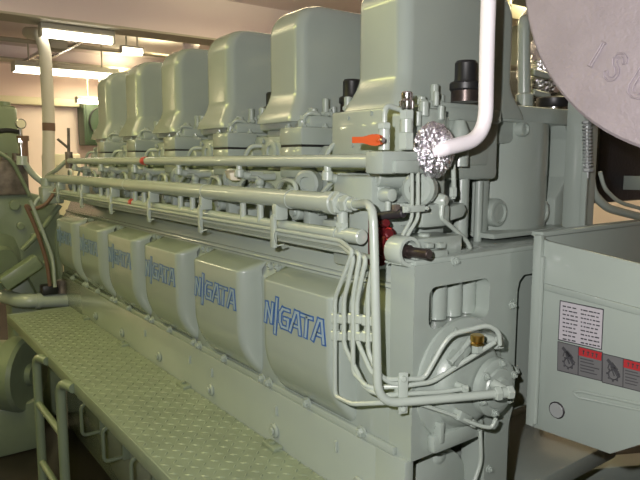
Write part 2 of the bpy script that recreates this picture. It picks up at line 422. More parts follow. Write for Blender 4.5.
# ---- fuel pump below each block
def pump(y0):
    q = MB(); o = (1.10, y0-.0, 1.43)
    q.lathe(o, (0, 0, 1), [(.055, 0), (.055, .03), (.042, .035), (.042, .075), (.05, .08), (.05, .11), (.036, .125), (.036, .17)], 'cast', 24)
    q.lathe((1.075, y0-.10, 1.585), (-1, -.5, 0), [(.04, 0), (.04, .03), (.032, .036), (.02, .036), (.018, .03), (0, .03)], 'cast', 22)
    q.cyl((1.06, y0-.10, 1.585), (1.10, y0+.06, 1.59), .022, 'cast').box(1.06, 1.16, y0-.12, y0+.06, 1.49, 1.55, 'cast', .014)
    q.box(1.03, 1.10, y0-.03, y0+.03, 1.44, 1.50, 'cast', .01).ball((1.04, y0+.12, 1.555), .045, 'cast', .7)
    return q
fp = pump(1.14).build('fuel_pump', eng)
def bcap(y0):
    q = MB(); o = (1.25, y0-.075, 1.798)
    q.lathe(o, (0, 0, 1), [(.036, 0), (.036, .028)], 'brown', 24)
    q.lathe(V(o)+V((0, 0, .027)), (0, 0, 1), [(.037, 0), (.040, .004), (.040, .018), (.037, .022), (.030, .022), (.028, .03), (.028, .068), (.024, .074), (0, .074)], 'dark', 24)
    return q
bc = bcap(1.14).build('stud_cap', eng, 'black cap on a brown steel collar')
# between-head manifold casting
def mani(y0):
    q = MB(); q.box(1.16, 1.50, y0+.26, y0+.40, 1.60, 1.74, 'cast', .02); q.cyl((1.11, y0+.33, 1.66), (1.2, y0+.33, 1.66), .035, 'cast', 20, ch=.005)
    q.cyl((1.09, y0+.33, 1.64), (1.12, y0+.33, 1.64), .02, 'cast', 14); q.box(1.10, 1.17, y0+.28, y0+.38, 1.62, 1.64, 'cast', .006)
    return q
mf = mani(1.14).build('intake_elbow', eng)
def fitting(y0):
    q = MB()
    q.cyl((.99, y0+.05, 1.50), (.99, y0+.05, 1.575), .013, 'cast', 14, ch=.002).hexa((.99, y0+.05, 1.53), (.99, y0+.05, 1.55), .019, 'cast').ball((.99, y0+.05, 1.585), .015, 'cast')
    q.cyl((.97, y0+.19, 1.53), (1.06, y0+.19, 1.53), .018, 'cast', 16, ch=.003).hexa((.985, y0+.19, 1.53), (1.005, y0+.19, 1.53), .025, 'cast')
    q.cyl((.965, y0+.28, 1.51), (1.05, y0+.28, 1.51), .024, 'cast', 18, ch=.004).cyl((.958, y0+.28, 1.51), (.966, y0+.28, 1.51), .012, 'cast', 12)
    q.tube([(.99, y0+.05, 1.58), (.985, y0+.05, 1.60), (.98, y0+.12, 1.60), (.98, y0+.19, 1.55)], .006, 'pipe', .02, 9)
    q.tube([(.975, y0+.28, 1.53), (.975, y0+.28, 1.59), (.985, y0+.36, 1.60), (1.0, y0+.42, 1.56)], .007, 'pipe', .03, 9)
    q.box(.965, 1.02, y0+.09, y0+.15, 1.44, 1.50, 'cast', .006).hexa((.965, y0+.12, 1.47), (.955, y0+.12, 1.47), .011, 'cast')
    q.box(.975, 1.04, y0+.22, y0+.25, 1.42, 1.56, 'cast', .006)
    return q
ft = fitting(1.14).build('pump_fitting', eng)
MB().obox((1.0, 1.82, 1.603), (.006, .028, .004), (-.02, .006, 0), (-.003, 0, .013), 'cream', .004).build('cream_tag', eng, 'pale cream tag on the pipes'); MB().obox((1.0, 3.3, 1.60), (.006, .035, .004), (-.02, .006, 0), (-.003, 0, .012), 'cream', .004).build('cream_tag', eng, 'pale cream tag on the pipes near the far end')
tp = MB(); tp.cyl((.95, 1.245, 1.62), (.95, 1.245, 1.645), .010, 'pipe', 12).cyl((.95, 1.245, 1.60), (.95, 1.245, 1.625), .015, 'pipe', 14, ch=.003)
tp.tube([(.95, 1.245, 1.61), (1.0, 1.245, 1.60), (1.08, 1.25, 1.60)], .012, 'pipe').cyl((.985, 1.245, 1.603), (1.03, 1.245, 1.60), .017, 'pipe', 6)
rt = tp.build('rail_branch', eng)
for i in range(1, 6):
    for o in [rc, hd, fp, bc, mf, rt, ft, sd_]+stud_parts: copy_part(o, eng, (0, i*PIT_Y, 0))
    if i < 5: copy_part(vb, eng, (0, i*PIT_Y, 0)); copy_part(vc, eng, (0, i*PIT_Y, 0))

# ---- upper rail pipe, main pipe, lower rail
q = MB(); q.tube([(.95, 3.62, 1.65), (.95, 1.03, 1.65)], .0162, 'pipe', n=16)
for y in (1.62, 2.4, 3.1): q.cyl((.95, y, 1.65), (.95, y+.02, 1.65), .0166, 'pipe', 16)
q.build('upper_rail_pipe', eng)
MB().cyl((.95, 2.45, 1.65), (.95, 2.49, 1.65), .0175, 'red', 16).build('red_band', eng, 'red band on the upper rail pipe')
q = MB(); q.cyl((.92, 3.95, 1.55), (.92, 1.20, 1.55), .0245, 'pipe', 20)
for y in (1.36, 1.86, 2.6): q.cyl((.92, y, 1.55), (.92, y+.005, 1.55), .0262, 'pipe', 20)
q.build('main_oil_pipe', eng)
# union at the near end of the main pipe
q = MB(); q.cyl((.92, 1.205, 1.55), (.92, 1.17, 1.55), .0285, 'pipe', 20, ch=.003).hexa((.92, 1.168, 1.55), (.92, 1.150, 1.55), .029, 'pipe').cyl((.92, 1.15, 1.55), (.92, 1.14, 1.55), .019, 'pipe', 16)
q.hexa((.92, 1.14, 1.55), (.92, 1.118, 1.55), .021, 'pipe').cyl((.92, 1.118, 1.55), (.92, 1.10, 1.55), .014, 'pipe', 14)
q.build('pipe_union', eng)
# big drop pipe from the union down and across to the end cover
A_ = V((.872, .975, 0)); B_ = V((1.150, .858, 0)); ND = V(((B_-A_).y, -(B_-A_).x, 0)); ND2 = V((1, -.08, 0))
def dia(x, y, off=0):
    """beside the doors up to the engine corner, then on the vertical diagonal plane that cuts across the corner"""
    if x < 376: return at(x, y, P=A_+ND2.normalized()*(off-.004), N=ND2)
    n = ND.normalized(); return at(x, y, P=A_-n*off*-1, N=ND)
q = MB(); q.tube([(.92, 1.105, 1.55), at(373, 203, P=A_, N=ND2), dia(378, 404, .026), dia(440, 399, .026), dia(494, 394, .026)], .0098, 'pipe', .05, 14, 8)
q.build('drop_pipe', eng)
q = MB(); fe = dia(500, 393, .026); fd = (fe-dia(480, 395, .026)).normalized()
q.hexa(fe-fd*.016, fe+fd*.002, .017, 'pipe').cyl(fe+fd*.002, fe+fd*.016, .013, 'pipe', 14).hexa(fe+fd*.014, fe+fd*.032, .016, 'pipe').cyl(fe+fd*.02, V((fe+fd*.02).to_tuple())+V((0, .04, .008)), .012, 'pipe', 14)
q.build('elbow_fitting', eng)
# lower rail with capped end and stubs
q = MB(); q.cyl((.93, 3.9, 1.475), (.93, 1.115, 1.475), .0145, 'pipe', 16)
for i in range(6):
    for dy in (.0, .10): 
        y = 1.53+i*PIT_Y+dy
        q.cyl((.925, y, 1.475), (.925, y, 1.535), .010, 'pipe', 12)
q.build('lower_rail_pipe', eng)
q = MB(); q.cyl((.93, 1.135, 1.475), (.93, 1.085, 1.475), .0185, 'pipe', 18, ch=.003).cyl((.93, 1.16, 1.475), (.93, 1.16, 1.53), .014, 'pipe', 14).hexa((.93, 1.16, 1.49), (.93, 1.16, 1.505), .016, 'pipe'); q.cyl((.93, 1.19, 1.475), (.93, 1.175, 1.475), .017, 'pipe', 16); q.build('rail_end_cap', eng)
MB().cyl((.93, 2.56, 1.475), (.93, 2.59, 1.475), .0175, 'red', 16).build('red_band', eng, 'red clip on the lower rail')
for i in range(6):
    y = 1.42+i*PIT_Y
    q = MB(); q.box(.90, .94, y-.011, y+.011, 1.49, 1.535, 'pipe', .004).box(.905, 1.0, y-.008, y+.008, 1.455, 1.462, 'pipe', .002).cyl((.91, y, 1.50), (.895, y, 1.50), .007, 'pipe', 6)
    q.box(.893, .905, y-.010, y+.010, 1.415, 1.50, 'pipe', .003); q.build('pipe_clamp', eng)
    q = MB(); q.tube([(.90, y-.05, 1.43), (.885, y-.035, 1.425), (.885, y-.02, 1.45), (.90, y-.01, 1.47)], .0022, 'pipe', n=6); q.build('cable_tie', eng)
# bundle of thin oil lines below, turning down near the engine end
lines = [((.905, 1.455), 333, 1.135), ((.915, 1.44), 346, 1.115), ((.925, 1.43), 352, 1.10), ((.93, 1.42), 362, 1.075), ]
bund = [
    # (x,z) run, then image course on the side and across the corner
    ((.903, 1.466), [(353, 251), (335, 298), (335, 396), (352, 404), (403, 402), (444, 400)]),
    ((.912, 1.454), [(354, 257), (344, 300), (344, 345), (365, 388), (382, 396), (403, 394), (441, 392), (462, 389)]),
    ((.922, 1.448), [(360, 254), (353, 298), (353, 372), (368, 388), (403, 386), (432, 382), (495, 342)]),
    ((.930, 1.442), [(366, 258), (357, 300), (357, 340), (372, 374), (388, 380), (403, 379), (424, 379), (443, 345), (452, 334), (488, 325), (499, 332), (500, 345)]),
    ((.936, 1.434), [(374, 258), (368, 292), (368, 352), (378, 374), (392, 384), (403, 383)]),
]
for n_, ((bx, bz), course) in enumerate(bund):
    off = .006+.002*(n_ % 2)
    y_end = at(course[0][0]-12, 0, X=bx).y
    pts = [(bx, 3.88, bz+.004), (bx, 2.4, bz), (bx, y_end, bz-.002)]
    pts += [dia(x, y, off) for x, y in course]
    MB().tube(pts, .0056, 'pipe', .016, 10, 5).build('oil_line', eng)
MB().tube([dia(x, y, .0) for x, y in ((420, 404), (450, 414), (480, 426), (492, 428), (496, 418))], .0048, 'pipe', .02, 9, 5).build('oil_line', eng)
MB().tube(ats([(480, 430), (481, 462), (474, 482)], Y=.93), .0055, 'pipe', .02, 9, 5).build('oil_line', eng)
MB().tube([(.985, 3.8, 1.425), (.985, 1.3, 1.425), (.96, 1.2, 1.43)], .006, 'pipe', .03, 9).build('oil_line', eng)
# thin couplings on the vertical lines
for x, ys in ((336, (318, 335)), (353, (318, 335)), (367, (320, 336))):
    q = MB()
    for y in ys:
        p = dia(x, y, .013); q.hexa(p-V((0, 0, .012)), p+V((0, 0, .012)), .0135, 'pipe')
        p = dia(x+7, y+1, .010) ; q.hexa(p-V((0, 0, .010)), p+V((0, 0, .010)), .0105, 'pipe')
    p = dia(x, ys[0]+8, .013); q.cyl(p-V((0, 0, .01)), p+V((0, 0, .01)), .007, 'pipe', 12); q.build('line_coupling', eng)
# clamp strap on the bundle
u = (B_-A_).normalized(); p = dia(403, 393, .016)
q = MB(); q.obox(p, u*.011, ND.normalized()*.003, V((0, 0, .047)), 'pipe', .002)
for s_ in (-.034, .034): q.hexa(p+V((0, 0, s_)), p+V((0, 0, s_))+(-u.cross(V((0, 0, 1))))*.0+V((-.006, -.008, 0)), .007, 'pipe')
pb = p+V((0, .03, 0)); q.box(p.x-.008, p.x+.012, p.y+.004, .957, p.z-.006, p.z+.006, 'pipe', .002); q.build('clamp_strap', eng)
for o in list(eng.children):
    if o.name.startswith('clamp_strap'): o['label'] = 'flat clamp strap over the oil lines'
# fittings at the ends of the lines
q = MB(); p = at(499, 342, Y=.885); q.hexa(p-V((0, .0, .014)), p+V((0, 0, .014)), .012, 'pipe').cyl(p, p+V((0, .06, 0)), .011, 'pipe', 14).hexa(p-V((.018, 0, .008)), p, .010, 'pipe'); q.build('line_fitting', eng)
q = MB(); p = dia(462, 389, .012); q.hexa(p, p+u*.014, .009, 'pipe').cyl(p+u*.012, p+u*.012+V((0, .05, 0)), .008, 'pipe'); q.build('line_fitting', eng)
q = MB(); p = at(462, 417, Y=.90); q.obox(p, V((.02, 0, -.012)), V((0, .012, 0)), V((.006, 0, .010)), 'cast', .003).hexa(p+V((.03, 0, -.02)), p+V((.045, 0, -.03)), .01, 'pipe').cyl(p, p+V((0, .05, 0)), .01, 'pipe'); q.build('line_fitting', eng)

# ---- governor side gear at the near corner of the deck: control shaft bearing, linkage, fuel block
q = MB(); p = at(411, 252, Y=.965)
q.lathe(p+V((0, .052, 0)), (0, -1, 0), [(.033, 0), (.0345, .004), (.0345, .047), (.033, .05), (.0255, .05), (.025, .02), (0, .02)], 'pipe', 28)
q.box(p.x-.022, p.x+.022, p.y+.01, p.y+.06, 1.425, p.z-.028, 'cast', .004); q.build('shaft_bearing', eng)
q = MB(); sh = p+V((0, .035, 0)); q.cyl(sh, sh+V((.006, -.085, 0)),   .0115, 'brown', 18, ch=.002).cyl(sh, sh+V((.001, -.03, 0)), .015, 'brown', 18); q.build('control_shaft', eng, 'bare brown steel shaft end')
q = MB(); p = at(382, 237, Y=1.07)
q.lathe(at(380, 240, Y=1.08), (0, -1, 0), [(.036, 0), (.036, .02), (.022, .025), (.02, .035), (0, .035)], 'dred', 20)
q.cyl(at(385, 236, Y=1.06), at(390, 233, Y=1.04), .013, 'dred', 8, ch=.003).cyl(at(389, 228, Y=1.05), at(386, 240, Y=1.05), .007, 'red', 8).hexa(at(383, 224, Y=1.06), at(387, 223, Y=1.04), .010, 'dred').box(*sum([[a-.016, a+.016] for a in at(388, 247, Y=1.06)], []), 'void', .005).box(p.x-.02, p.x+.015, 1.07, 1.10, p.z-.07, p.z+.05, 'dred', .006); q.build('linkage', eng, 'dark red governor linkage')
q = MB(); q.cyl(at(375, 217, Y=1.09), at(404, 213, Y=1.0), .0105, 'void', 16, ch=.002).box(*sum([[a-.008, a+.008] for a in at(396, 208, Y=1.02)], []), 'oldsteel', .003); q.build('link_rod', eng, 'dark brown linkage rod')
# fuel inlet block with knurled valve and orange lever
p = at(405, 163, Y=1.0)
q = MB(); x0 = at(383, 160, Y=1.0).x; x1 = at(426, 160, Y=1.0).x; za = at(400, 174, Y=1.0).z; zb_ = at(400, 151, Y=1.0).z
q.box(x0, x1, 1.0, 1.06, za, zb_, 'cast', .006).box(at(396, 160, Y=.99).x, at(420, 160, Y=.99).x, .99, 1.01, za+.002, za+.03, 'cast', .003); q.build('fuel_inlet_block', eng)
q = MB(); p = at(406, 150, Y=1.02)
q.hexa(p, p+V((0, 0, .04)), .018, 'pipe').cyl(p+V((0, 0, .04)), p+V((0, 0, .068)), .015, 'pipe', 16).hexa(p+V((0, 0, .066)), p+V((0, 0, .09)), .017, 'pipe'); q.build('vent_valve', eng)
q = MB(); r0 = p+V((0, 0, .088)); n = 20
q.lathe(r0, (0, 0, 1), [(.013, 0), (.015, .004), (.015, .020), (.013, .023), (.012, .025), (.013, .030), (.013, .038), (.010, .041), (0, .041)], 'steel', 20)
for k in range(10):
    a = 2*math.pi*k/10; w_ = r0+V((.015*math.cos(a), .015*math.sin(a), .004)); q.cyl(w_, w_+V((0, 0, .016)), .0022, 'steel', 6)
q.build('knurled_knob', eng, 'knurled chrome vent knob')
q = MB(); p = at(384, 150, Y=1.03)
q.cyl(p, p+V((0, 0, .045)), .013, 'pipe', 16).hexa(p+V((0, 0, .045)), p+V((0, 0, .06)), .015, 'pipe')
q.tube([p+V((0, 0, .058)), p+V((0, 0, .098)), at(405, 111, Y=1.03)], .0062, 'pipe', .03); q.build('drain_valve', eng)
q = MB(); a = at(381, 140, Y=1.0); b_ = at(353, 140, Y=1.06); dv = (b_-a)
w_ = [(0, .010), (.12, .0125), (.3, .012), (.6, .007), (1, .0065)]
vs = []; 
for t_, h in w_:
    c_ = a+dv*t_; nrm = V((dv.y, -dv.x, 0)).normalized()
    for sz, sn in ((1, 1), (-1, 1), (-1, -1), (1, -1)): vs.append(c_+V((0, 0, h*sz))+nrm*.005*sn)
fs = [(0, 1, 2, 3), (16, 19, 18, 17)]
for j in range(4):
    for i_ in range(4): fs.append((j*4+i_, j*4+4+i_, j*4+4+(i_+1) % 4, j*4+(i_+1) % 4))
q.add(vs, fs, 'orange').cyl(a, a+V((0, .035, 0)), .009, 'orange', 14).cyl(a+V((0, -.008, 0)), a, .006, 'steel', 10); q.build('lever', eng, 'orange valve lever')
# boxes between: near face of the nearest head, brackets, side fittings
q = MB(); X = lambda x, Y: at(x, 160, Y=Y).x; Zz = lambda y, Y: at(440, y, Y=Y).z
q.box(X(424, 1.09), X(489, 1.09), 1.09, 1.25, Zz(166, 1.09), Zz(101, 1.09), 'cast', .008)
q.box(X(372, 1.10), X(432, 1.10), 1.10, 1.25, Zz(262, 1.1), Zz(175, 1.1), 'cast', .008)
q.box(X(420, 1.07), X(447, 1.07), 1.07, 1.2, Zz(245, 1.07), Zz(108, 1.07), 'cast', .012)
q.cyl((X(462, 1.12), 1.12, 1.42), (X(462, 1.12), 1.12, 1.66), .021, 'paint', 20).cyl((X(480, 1.16), 1.16, 1.42), (X(480, 1.16), 1.16, 1.66), .012, 'paint', 14)
q.lathe((X(456, 1.085), 1.075, Zz(118, 1.08)), (0, 0, -1), [(.0, 0), (.014, .004), (.024, .03), (.024, .12)], 'cast', 18)
q.box(1.058, 1.22, 1.085, 1.37, 1.625, 1.782, 'cast', .008)
for x, y in ((348, 118), (371, 113), (352, 145)):
    p = at(x, y, X=1.058); q.cyl(p+V((.01, 0, 0)), p-V((.004, 0, 0)), .006, 'cast', 10)
q.build('pump_housing', eng)
q = MB(); 
for x, y, w_, h in ((424, 108, 11, 14), (441, 112, 8, 9), (418, 118, 8, 16), (436, 98, 7, 8)):
    p = at(x, y, Y=1.07); MB().cyl(p-V((0, 0, .02)), p+V((0, 0, .016)), w_*.0011, 'cast', 14, ch=.002).build('head_plug', eng)
q = MB(); p0 = at(425, 262, Y=.985); x0 = at(411, 250, Y=.985).x; x1 = at(462, 250, Y=.985).x
q.box(x0, x1, .985, 1.10, 1.42, at(440, 237, Y=.985).z, 'cast', .004).box(at(427, 250, Y=.97).x, at(447, 250, Y=.97).x, .965, .99, 1.425, at(440, 250, Y=.97).z, 'cast', .004)
for x, y in ((424, 238), (451, 238)):
    p = at(x, y, Y=1.02); q.cyl(p-V((0, 0, .012)), p+V((0, 0, .012)), .015, 'cast', 16, ch=.003)
for x in (430, 442): p = at(x, 246, Y=.97); q.box(p.x-.01, p.x+.01, p.y-.004, p.y+.01, p.z-.005, p.z+.007, 'cast', .002)
q.build('deck_bracket', eng)
for dx in (0, 6):
    MB().tube(ats([(412+dx, 172), (412+dx, 218), (400+dx*.8, 240)], Y=1.0), .0045, 'pipe', .012, 9).build('sense_line', eng)
q = MB(); a = at(401, 206, Y=.995); b_ = at(425, 211, Y=.995); q.box(a.x, b_.x, .985, .991, b_.z, a.z, 'pipe', .001).hexa((a.x+.009, .985, (a.z+b_.z)/2), (a.x+.009, .978, (a.z+b_.z)/2), .005, 'pipe').hexa((b_.x-.008, .985, (a.z+b_.z)/2), (b_.x-.008, .978, (a.z+b_.z)/2), .005, 'pipe').box(b_.x-.012, b_.x, .985, 1.1, b_.z, a.z, 'pipe', .001); q.build('line_clip', eng)
q = MB(); p = at(442, 201, Y=1.02); q.lathe(p+V((0, .04, 0)), (.3, -1, 0), [(.016, 0), (.018, .01), (.018, .035), (.012, .045), (0, .046)], 'pipe', 18); q.cyl(p+V((0, 0, -.01)), p+V((-.002, 0, -.035)), .007, 'pipe', 12)
q.tube([p+V((0, 0, -.03))]+ats([(441, 218), (455, 230), (468, 242), (472, 255), (473, 258)], Y=1.02), .0058, 'pipe', .02, 10); q.cyl(at(472, 253, Y=1.02), at(474, 258, Y=1.02), .01, 'pipe', 10); q.build('return_line', eng)
q = MB(); q.prism([(at(a, b, Y=1.05).x, at(a, b, Y=1.05).z) for a, b in ((443, 209), (464, 203), (467, 210), (463, 217), (447, 222), (443, 220))], 'y', 1.05, 1.10, 'cast', .003); q.build('bracket', eng)
q = MB(); q.tube(ats([(453, 160), (454, 190), (453, 199)], Y=1.03), .006, 'pipe', .02, 10); p = at(453, 192, Y=1.03); q.hexa(p-V((0, 0, .012)), p+V((0, 0, .012)), .01, 'pipe'); q.build('sense_line', eng)
q = MB(); p = at(388, 195, Y=1.08); q.lathe(p+V((0, .03, 0)), (0, -1, 0), [(.015, 0), (.018, .02), (.015, .045), (0, .05)], 'pipe', 16); q.cyl(p, p+V((.05, .03, .0)), .017, 'cast').cyl(p, p+V((0, .0, -.06)), .007, 'pipe'); q.build('line_fitting', eng)
q = MB(); p = at(395, 180, Y=1.09); q.cyl(p+V((-.05, .02, .01)), p+V((.08, 0, 0)), .028, 'cast', 20, ch=.004).ball(p+V((-.02, .04, -.02)), .04, 'cast'); q.build('injector_body', eng)

# ---- far-end bits of the engine
q = MB(); q.tube([(.95, 3.60, 1.65), (.95, 3.66, 1.65), (.92, 3.75, 1.60), (.91, 3.90, 1.57)], .012, 'pipe', .04)
q.cyl((.95, 3.60, 1.61), (.95, 3.60, 1.70), .02, 'oldsteel', 12).cyl((.95, 3.60, 1.70), (.955, 3.60, 1.83), .008, 'oldsteel', 10).cyl((.95, 3.60, 1.72), (.90, 3.62, 1.77), .007, 'oldsteel', 8); q.build('far_valve', eng, 'stained far-end shutoff valve with upright handle')
q = MB(); q.cyl((.90, 3.93, 1.55), (.90, 3.93, 1.47), .03, 'cast', 14).box(.86, .98, 3.86, 3.96, 1.40, 1.5, 'cast', .01).tube([(.93, 3.9, 1.475), (.90, 3.94, 1.46), (.84, 3.94, 1.42), (.82, 3.94, 1.36)], .011, 'pipe'); q.build('far_manifold', eng)
# step rungs welded to the base under the walkway
def rung(y):
    q = MB(); q.tube([(.957, y, .70), (.86, y, .70), (.86, y-.0, .585), (.957, y, .585)], .008, 'pipe', .02, 10); return q
for y in (3.16, 2.81, 2.44):
    q = MB(); q.tube([(.93, y, .415), (.83, y, .415), (.83, y, .25), (.93, y, .25)], .009, 'oliv', .03, 10, 6).box(.915, .955, y-.012, y+.012, .235, .43, 'oliv', .003); q.build('step_rung', eng)

# ------------------------------------------------------------------ WALKWAY
wk = thing('checker_plate_walkway', (.78, 2.2, .74), 'raised green checker-plate walkway running along the logo side of the engine', 'walkway')
ZW = .80; XL, XR = .620, .952
q = MB(); q.box(XL, XR, .70, 3.74, ZW-.008, ZW, 'deck', .001)
p_ = .031; ni = int((XR-XL-.02)/p_)+1; nj = int(3.0/p_)
for i in range(ni):
    for j in range(nj):
        cx, cy = XL+.016+i*p_, .72+j*p_; s_ = 1 if (i+j) % 2 else -1
        a_ = V((.0112*s_, .0112, 0)); b_ = V((-.0034*s_, .0034, 0)); c_ = V((cx, cy, ZW-.0002))
        q.add([c_-a_, c_+b_, c_+a_, c_-b_, c_+V((0, 0, .003))], [(0, 1, 4), (1, 2, 4), (2, 3, 4), (3, 0, 4)] if s_ < 0 else [(1, 0, 4), (2, 1, 4), (3, 2, 4), (0, 3, 4)], 'deck')
q.build('tread_plate', wk, ang=15)
MB().box(XL-.006, XL+.002, .70, 3.745, ZW-.045, ZW+.003, 'deck', .002).box(XL, XR, 3.737, 3.745, ZW-.045, ZW+.003, 'deck', .002).build('edge_angle', wk)
for y in (1.05, 1.72, 2.39, 3.06): MB().box(XL, XR, y-.02, y+.02, ZW-.06, ZW-.008, 'deck', .004).build('bracket', wk)
for y in (1.50, 2.13, 2.8, 3.4): MB().box(XR-.03, XR+.003, y-.035, y+.035, ZW-.002, ZW+.012, 'deck', .004).hexa((XR-.014, y, ZW+.012), (XR-.014, y, ZW+.02), .009, 'deck').build('fixing_lug', wk)
# ladder down from the walkway
ld = thing('boarding_ladder', (.585, 2.7, 0), 'tubular green ladder with two bent stiles hooked to the walkway edge', 'ladder')
ys = (2.93, 2.52)
for y in ys: MB().tube([(.613, y-.10, ZW-.022), (.588, y, ZW-.022), (.585, y, .0)], .020, 'oliv', .06, 14, 8).build('stile', ld)
for z in (.56, .28, .05): MB().cyl((.585, ys[0], z), (.585, ys[1], z), .0145, 'oliv', 12).build('rung', ld)

# ------------------------------------------------------------------ LEFT END: gear-driven pump unit, pipes, motor
pu = thing('auxiliary_pump_unit', (.70, 4.05, 0), 'bulky green pump casing beyond the far end of the walkway', 'pump')
q = MB(); P_ = [(at(x, y, Y=4.03).x, at(x, y, Y=4.03).z) for x, y in ((-25, 196), (18, 190), (44, 196), (60, 206), (62, 245), (66, 292), (40, 300), (20, 262), (-6, 240), (-25, 245))]
q.prism(P_, 'y', 4.03, 4.35, 'oliv', .02); q.build('casing', pu)
for x, y, r_ in ((14, 205, .03), (20, 226, .022), (33, 236, .018), (44, 262, .014)):
    p = at(x, y, Y=4.03); MB().cyl(p+V((0, .01, 0)), p-V((0, .03, 0)), r_, 'oliv', 16, ch=.004).build('cover_plug', pu)
q = MB(); p = at(2, 232, Y=3.88); q.lathe(at(-4, 262, Y=4.02), (.4, -1, 0), [(.17, 0), (.17, .03), (.10, .05), (.08, .09), (0, .09)], 'oliv', 28); q.build('drive_disc', pu)
q = MB(); q.obox(at(20, 272, Y=3.86), V((.10, 0, .06)), V((0, .05, 0)), V((-.02, 0, .035)), 'oliv', .008); q.build('bracket_arm', pu)
q = MB(); q.box(.70, 1.0, 4.12, 4.3, 0, 1.1, 'oliv', .02); q.build('pedestal', pu)
gv = MB(); a = at(-25, 192, Y=4.1); b_ = at(24, 160, Y=4.1); gv.box(a.x, b_.x, 4.0, 4.25, a.z-.02, b_.z, 'oldsteel', .01)
for x in (4, 16): p = at(x, 160, Y=4.05); gv.cyl(p, p+V((0, 0, .04)), .02, 'oldsteel', 12)
gv.build('governor_body', pu, 'stained brown governor body on top of the casing')
q = MB(); a = at(-25, 160, Y=4.15); b_ = at(17, 106, Y=4.15); q.box(a.x, b_.x, 4.15, 4.35, a.z, b_.z, 'oliv', .02).cyl(at(5, 106, Y=4.2), at(5, 102, Y=4.2), .03, 'oliv'); q.build('green_box', pu)
q = MB(); p = at(20, 124, Y=4.0); q.cyl(p, p-V((0, .03, 0)),   .03, 'steel', 24, ch=.004).cyl(p-V((0, .03, 0)), p-V((0, .031, 0)), .024, 'cream', 24).cyl(p+V((0, .01, -.03)), p+V((0, .01, -.22)), .012, 'steel', 12).hexa(p+V((0, .01, -.08)), p+V((0, .01, -.11)), .022, 'steel'); q.build('pressure_gauge', pu, 'small round gauge on a steel stem')
q = MB(); p = at(24, 158, Y=4.02); q.cyl(p-V((0, 0, .06)), p+V((0, 0, .12)), .026, 'tape', 14, ch=.004).cyl(p+V((0, 0, .10)), p+V((0, 0, .13)), .034, 'tape', 14); q.build('brown_valve', pu)
MB().tube(ats([(-8, 132), (8, 130), (18, 132)], Y=4.0), .014, 'dark', .03, 10).build('black_lead', pu)
q = MB(); q.tube(ats([(22, 158), (30, 172), (44, 184), (58, 188)], Y=3.97), .018, 'pipe', .05).cyl(at(22, 156, Y=3.97), at(22, 165, Y=3.97), .03, 'pipe'); q.build('link_pipe', pu)
for k_, (pts, r_) in enumerate((([(60, 205), (40, 232), (22, 250)], .016), ([(62, 215), (56, 240), (60, 270), (66, 292)], .014), ([(-6, 150), (12, 160), (30, 196)], .012))):
    MB().tube(ats(pts, Y=3.99), r_, 'oliv', .08, 10).build('drain_pipe', pu)
q = MB(); p = at(66, 288, Y=3.98); q.cyl(p-V((0, 0, .05)), p+V((0, 0, .05)), .03, 'oldsteel', 14, ch=.005).cyl(p-V((0, 0, .02)), p+V((0, 0, .02)), .036, 'oliv', 14); q.build('filter_bowl', pu)
# hoses
h = MB().tube(ats([(58, 187), (46, 205), (32, 210), (25, 204), (36, 228), (47, 262), (50, 286)], Y=3.80), .011, 'tape', .06, 10); h.build('rubber_hose', None, 'brown rubber hose looping down over the green pump casing', 'hose')
h = MB().tube(ats([(30, 200), (40, 224), (53, 258), (55, 287)], Y=3.77), .010, 'pipe', .06, 10); h.build('grey_cable', None, 'thin grey-green cable hanging beside the brown hose at the engine end', 'cable')
q = MB(); q.tube(ats([(74, 300), (20, 301)], Y=3.84)+[at(14, 302, Y=3.84)+V((-.03, .25, 0))], .042, 'pipe', .08, 18, 8)
q.cyl(at(36, 301, Y=3.84), at(40, 301, Y=3.84), .047, 'pipe', 18); q.build('cooling_pipe', None, 'thick painted pipe elbow lying across the far end of the walkway', 'pipe')
q = MB(); a = at(45, 298, Y=3.84); q.box(a.x-.02, a.x+.07, 3.8, 3.88, a.z+.02, a.z+.08, 'dark', .01).cyl(at(62, 293, Y=3.84), at(62, 280, Y=3.84), .03, 'oldsteel', 12); q.build('solenoid_valve', None, 'small dark valve wedged above the thick pipe elbow', 'valve')
# motor below the walkway
mt = thing('electric_motor', (.45, 4.0, 0), 'round green electric motor beneath the far end of the walkway', 'motor')
p = at(30, 374, Y=3.75)
MB().lathe(p, (-.75, .66, 0), [(.0, -.03), (.06, -.03), (.065, 0), (.20, 0), (.215, .02), (.215, .10), (.19, .11), (.19, .30), (.15, .36), (.06, .38), (.0, .38)], 'oliv', 36).build('motor_body', mt)
MB().box(p.x-.28, p.x+.05, p.y-.05, p.y+.3, 0, p.z-.15, 'oliv', .02).build('motor_foot', mt)

# white riser and wall things
q = MB(); q.tube([at(48, 200, Y=4.75)*1-V((0, 0, at(48, 200, Y=4.75).z-.0))]+ats([(48, 200), (49, 120), (45, 50), (40, 34)], Y=4.75)+[at(38, 30, Y=4.75)+V((0, .3, .03))], .042, 'wpipe', .2, 16); ri = q.build('riser_pipe', None, 'whitewashed vertical pipe with brown tape band before the far wall', 'pipe')
q = MB(); a = at(48.8, 131, Y=4.75); b_ = at(48.6, 123, Y=4.75); q.cyl(a, b_, .0435, 'tape', 16); q.build('tape_band', ri, 'brown tape band')
cb = thing('wall_cabinet', at(94, 145, Y=8.7), 'tall green cabinet on the far wall left of the farthest rocker cover', 'cabinet')
a = at(85, 145, Y=8.7); b_ = at(106, 101, Y=8.7); MB().box(a.x, b_.x, 8.7, 9.0, a.z, b_.z, 'greend', .02).build('body', cb)
MB().box(a.x+.03, b_.x-.03, 8.685, 8.7, a.z+.04, b_.z-.04, 'greend', .006).build('door', cb)
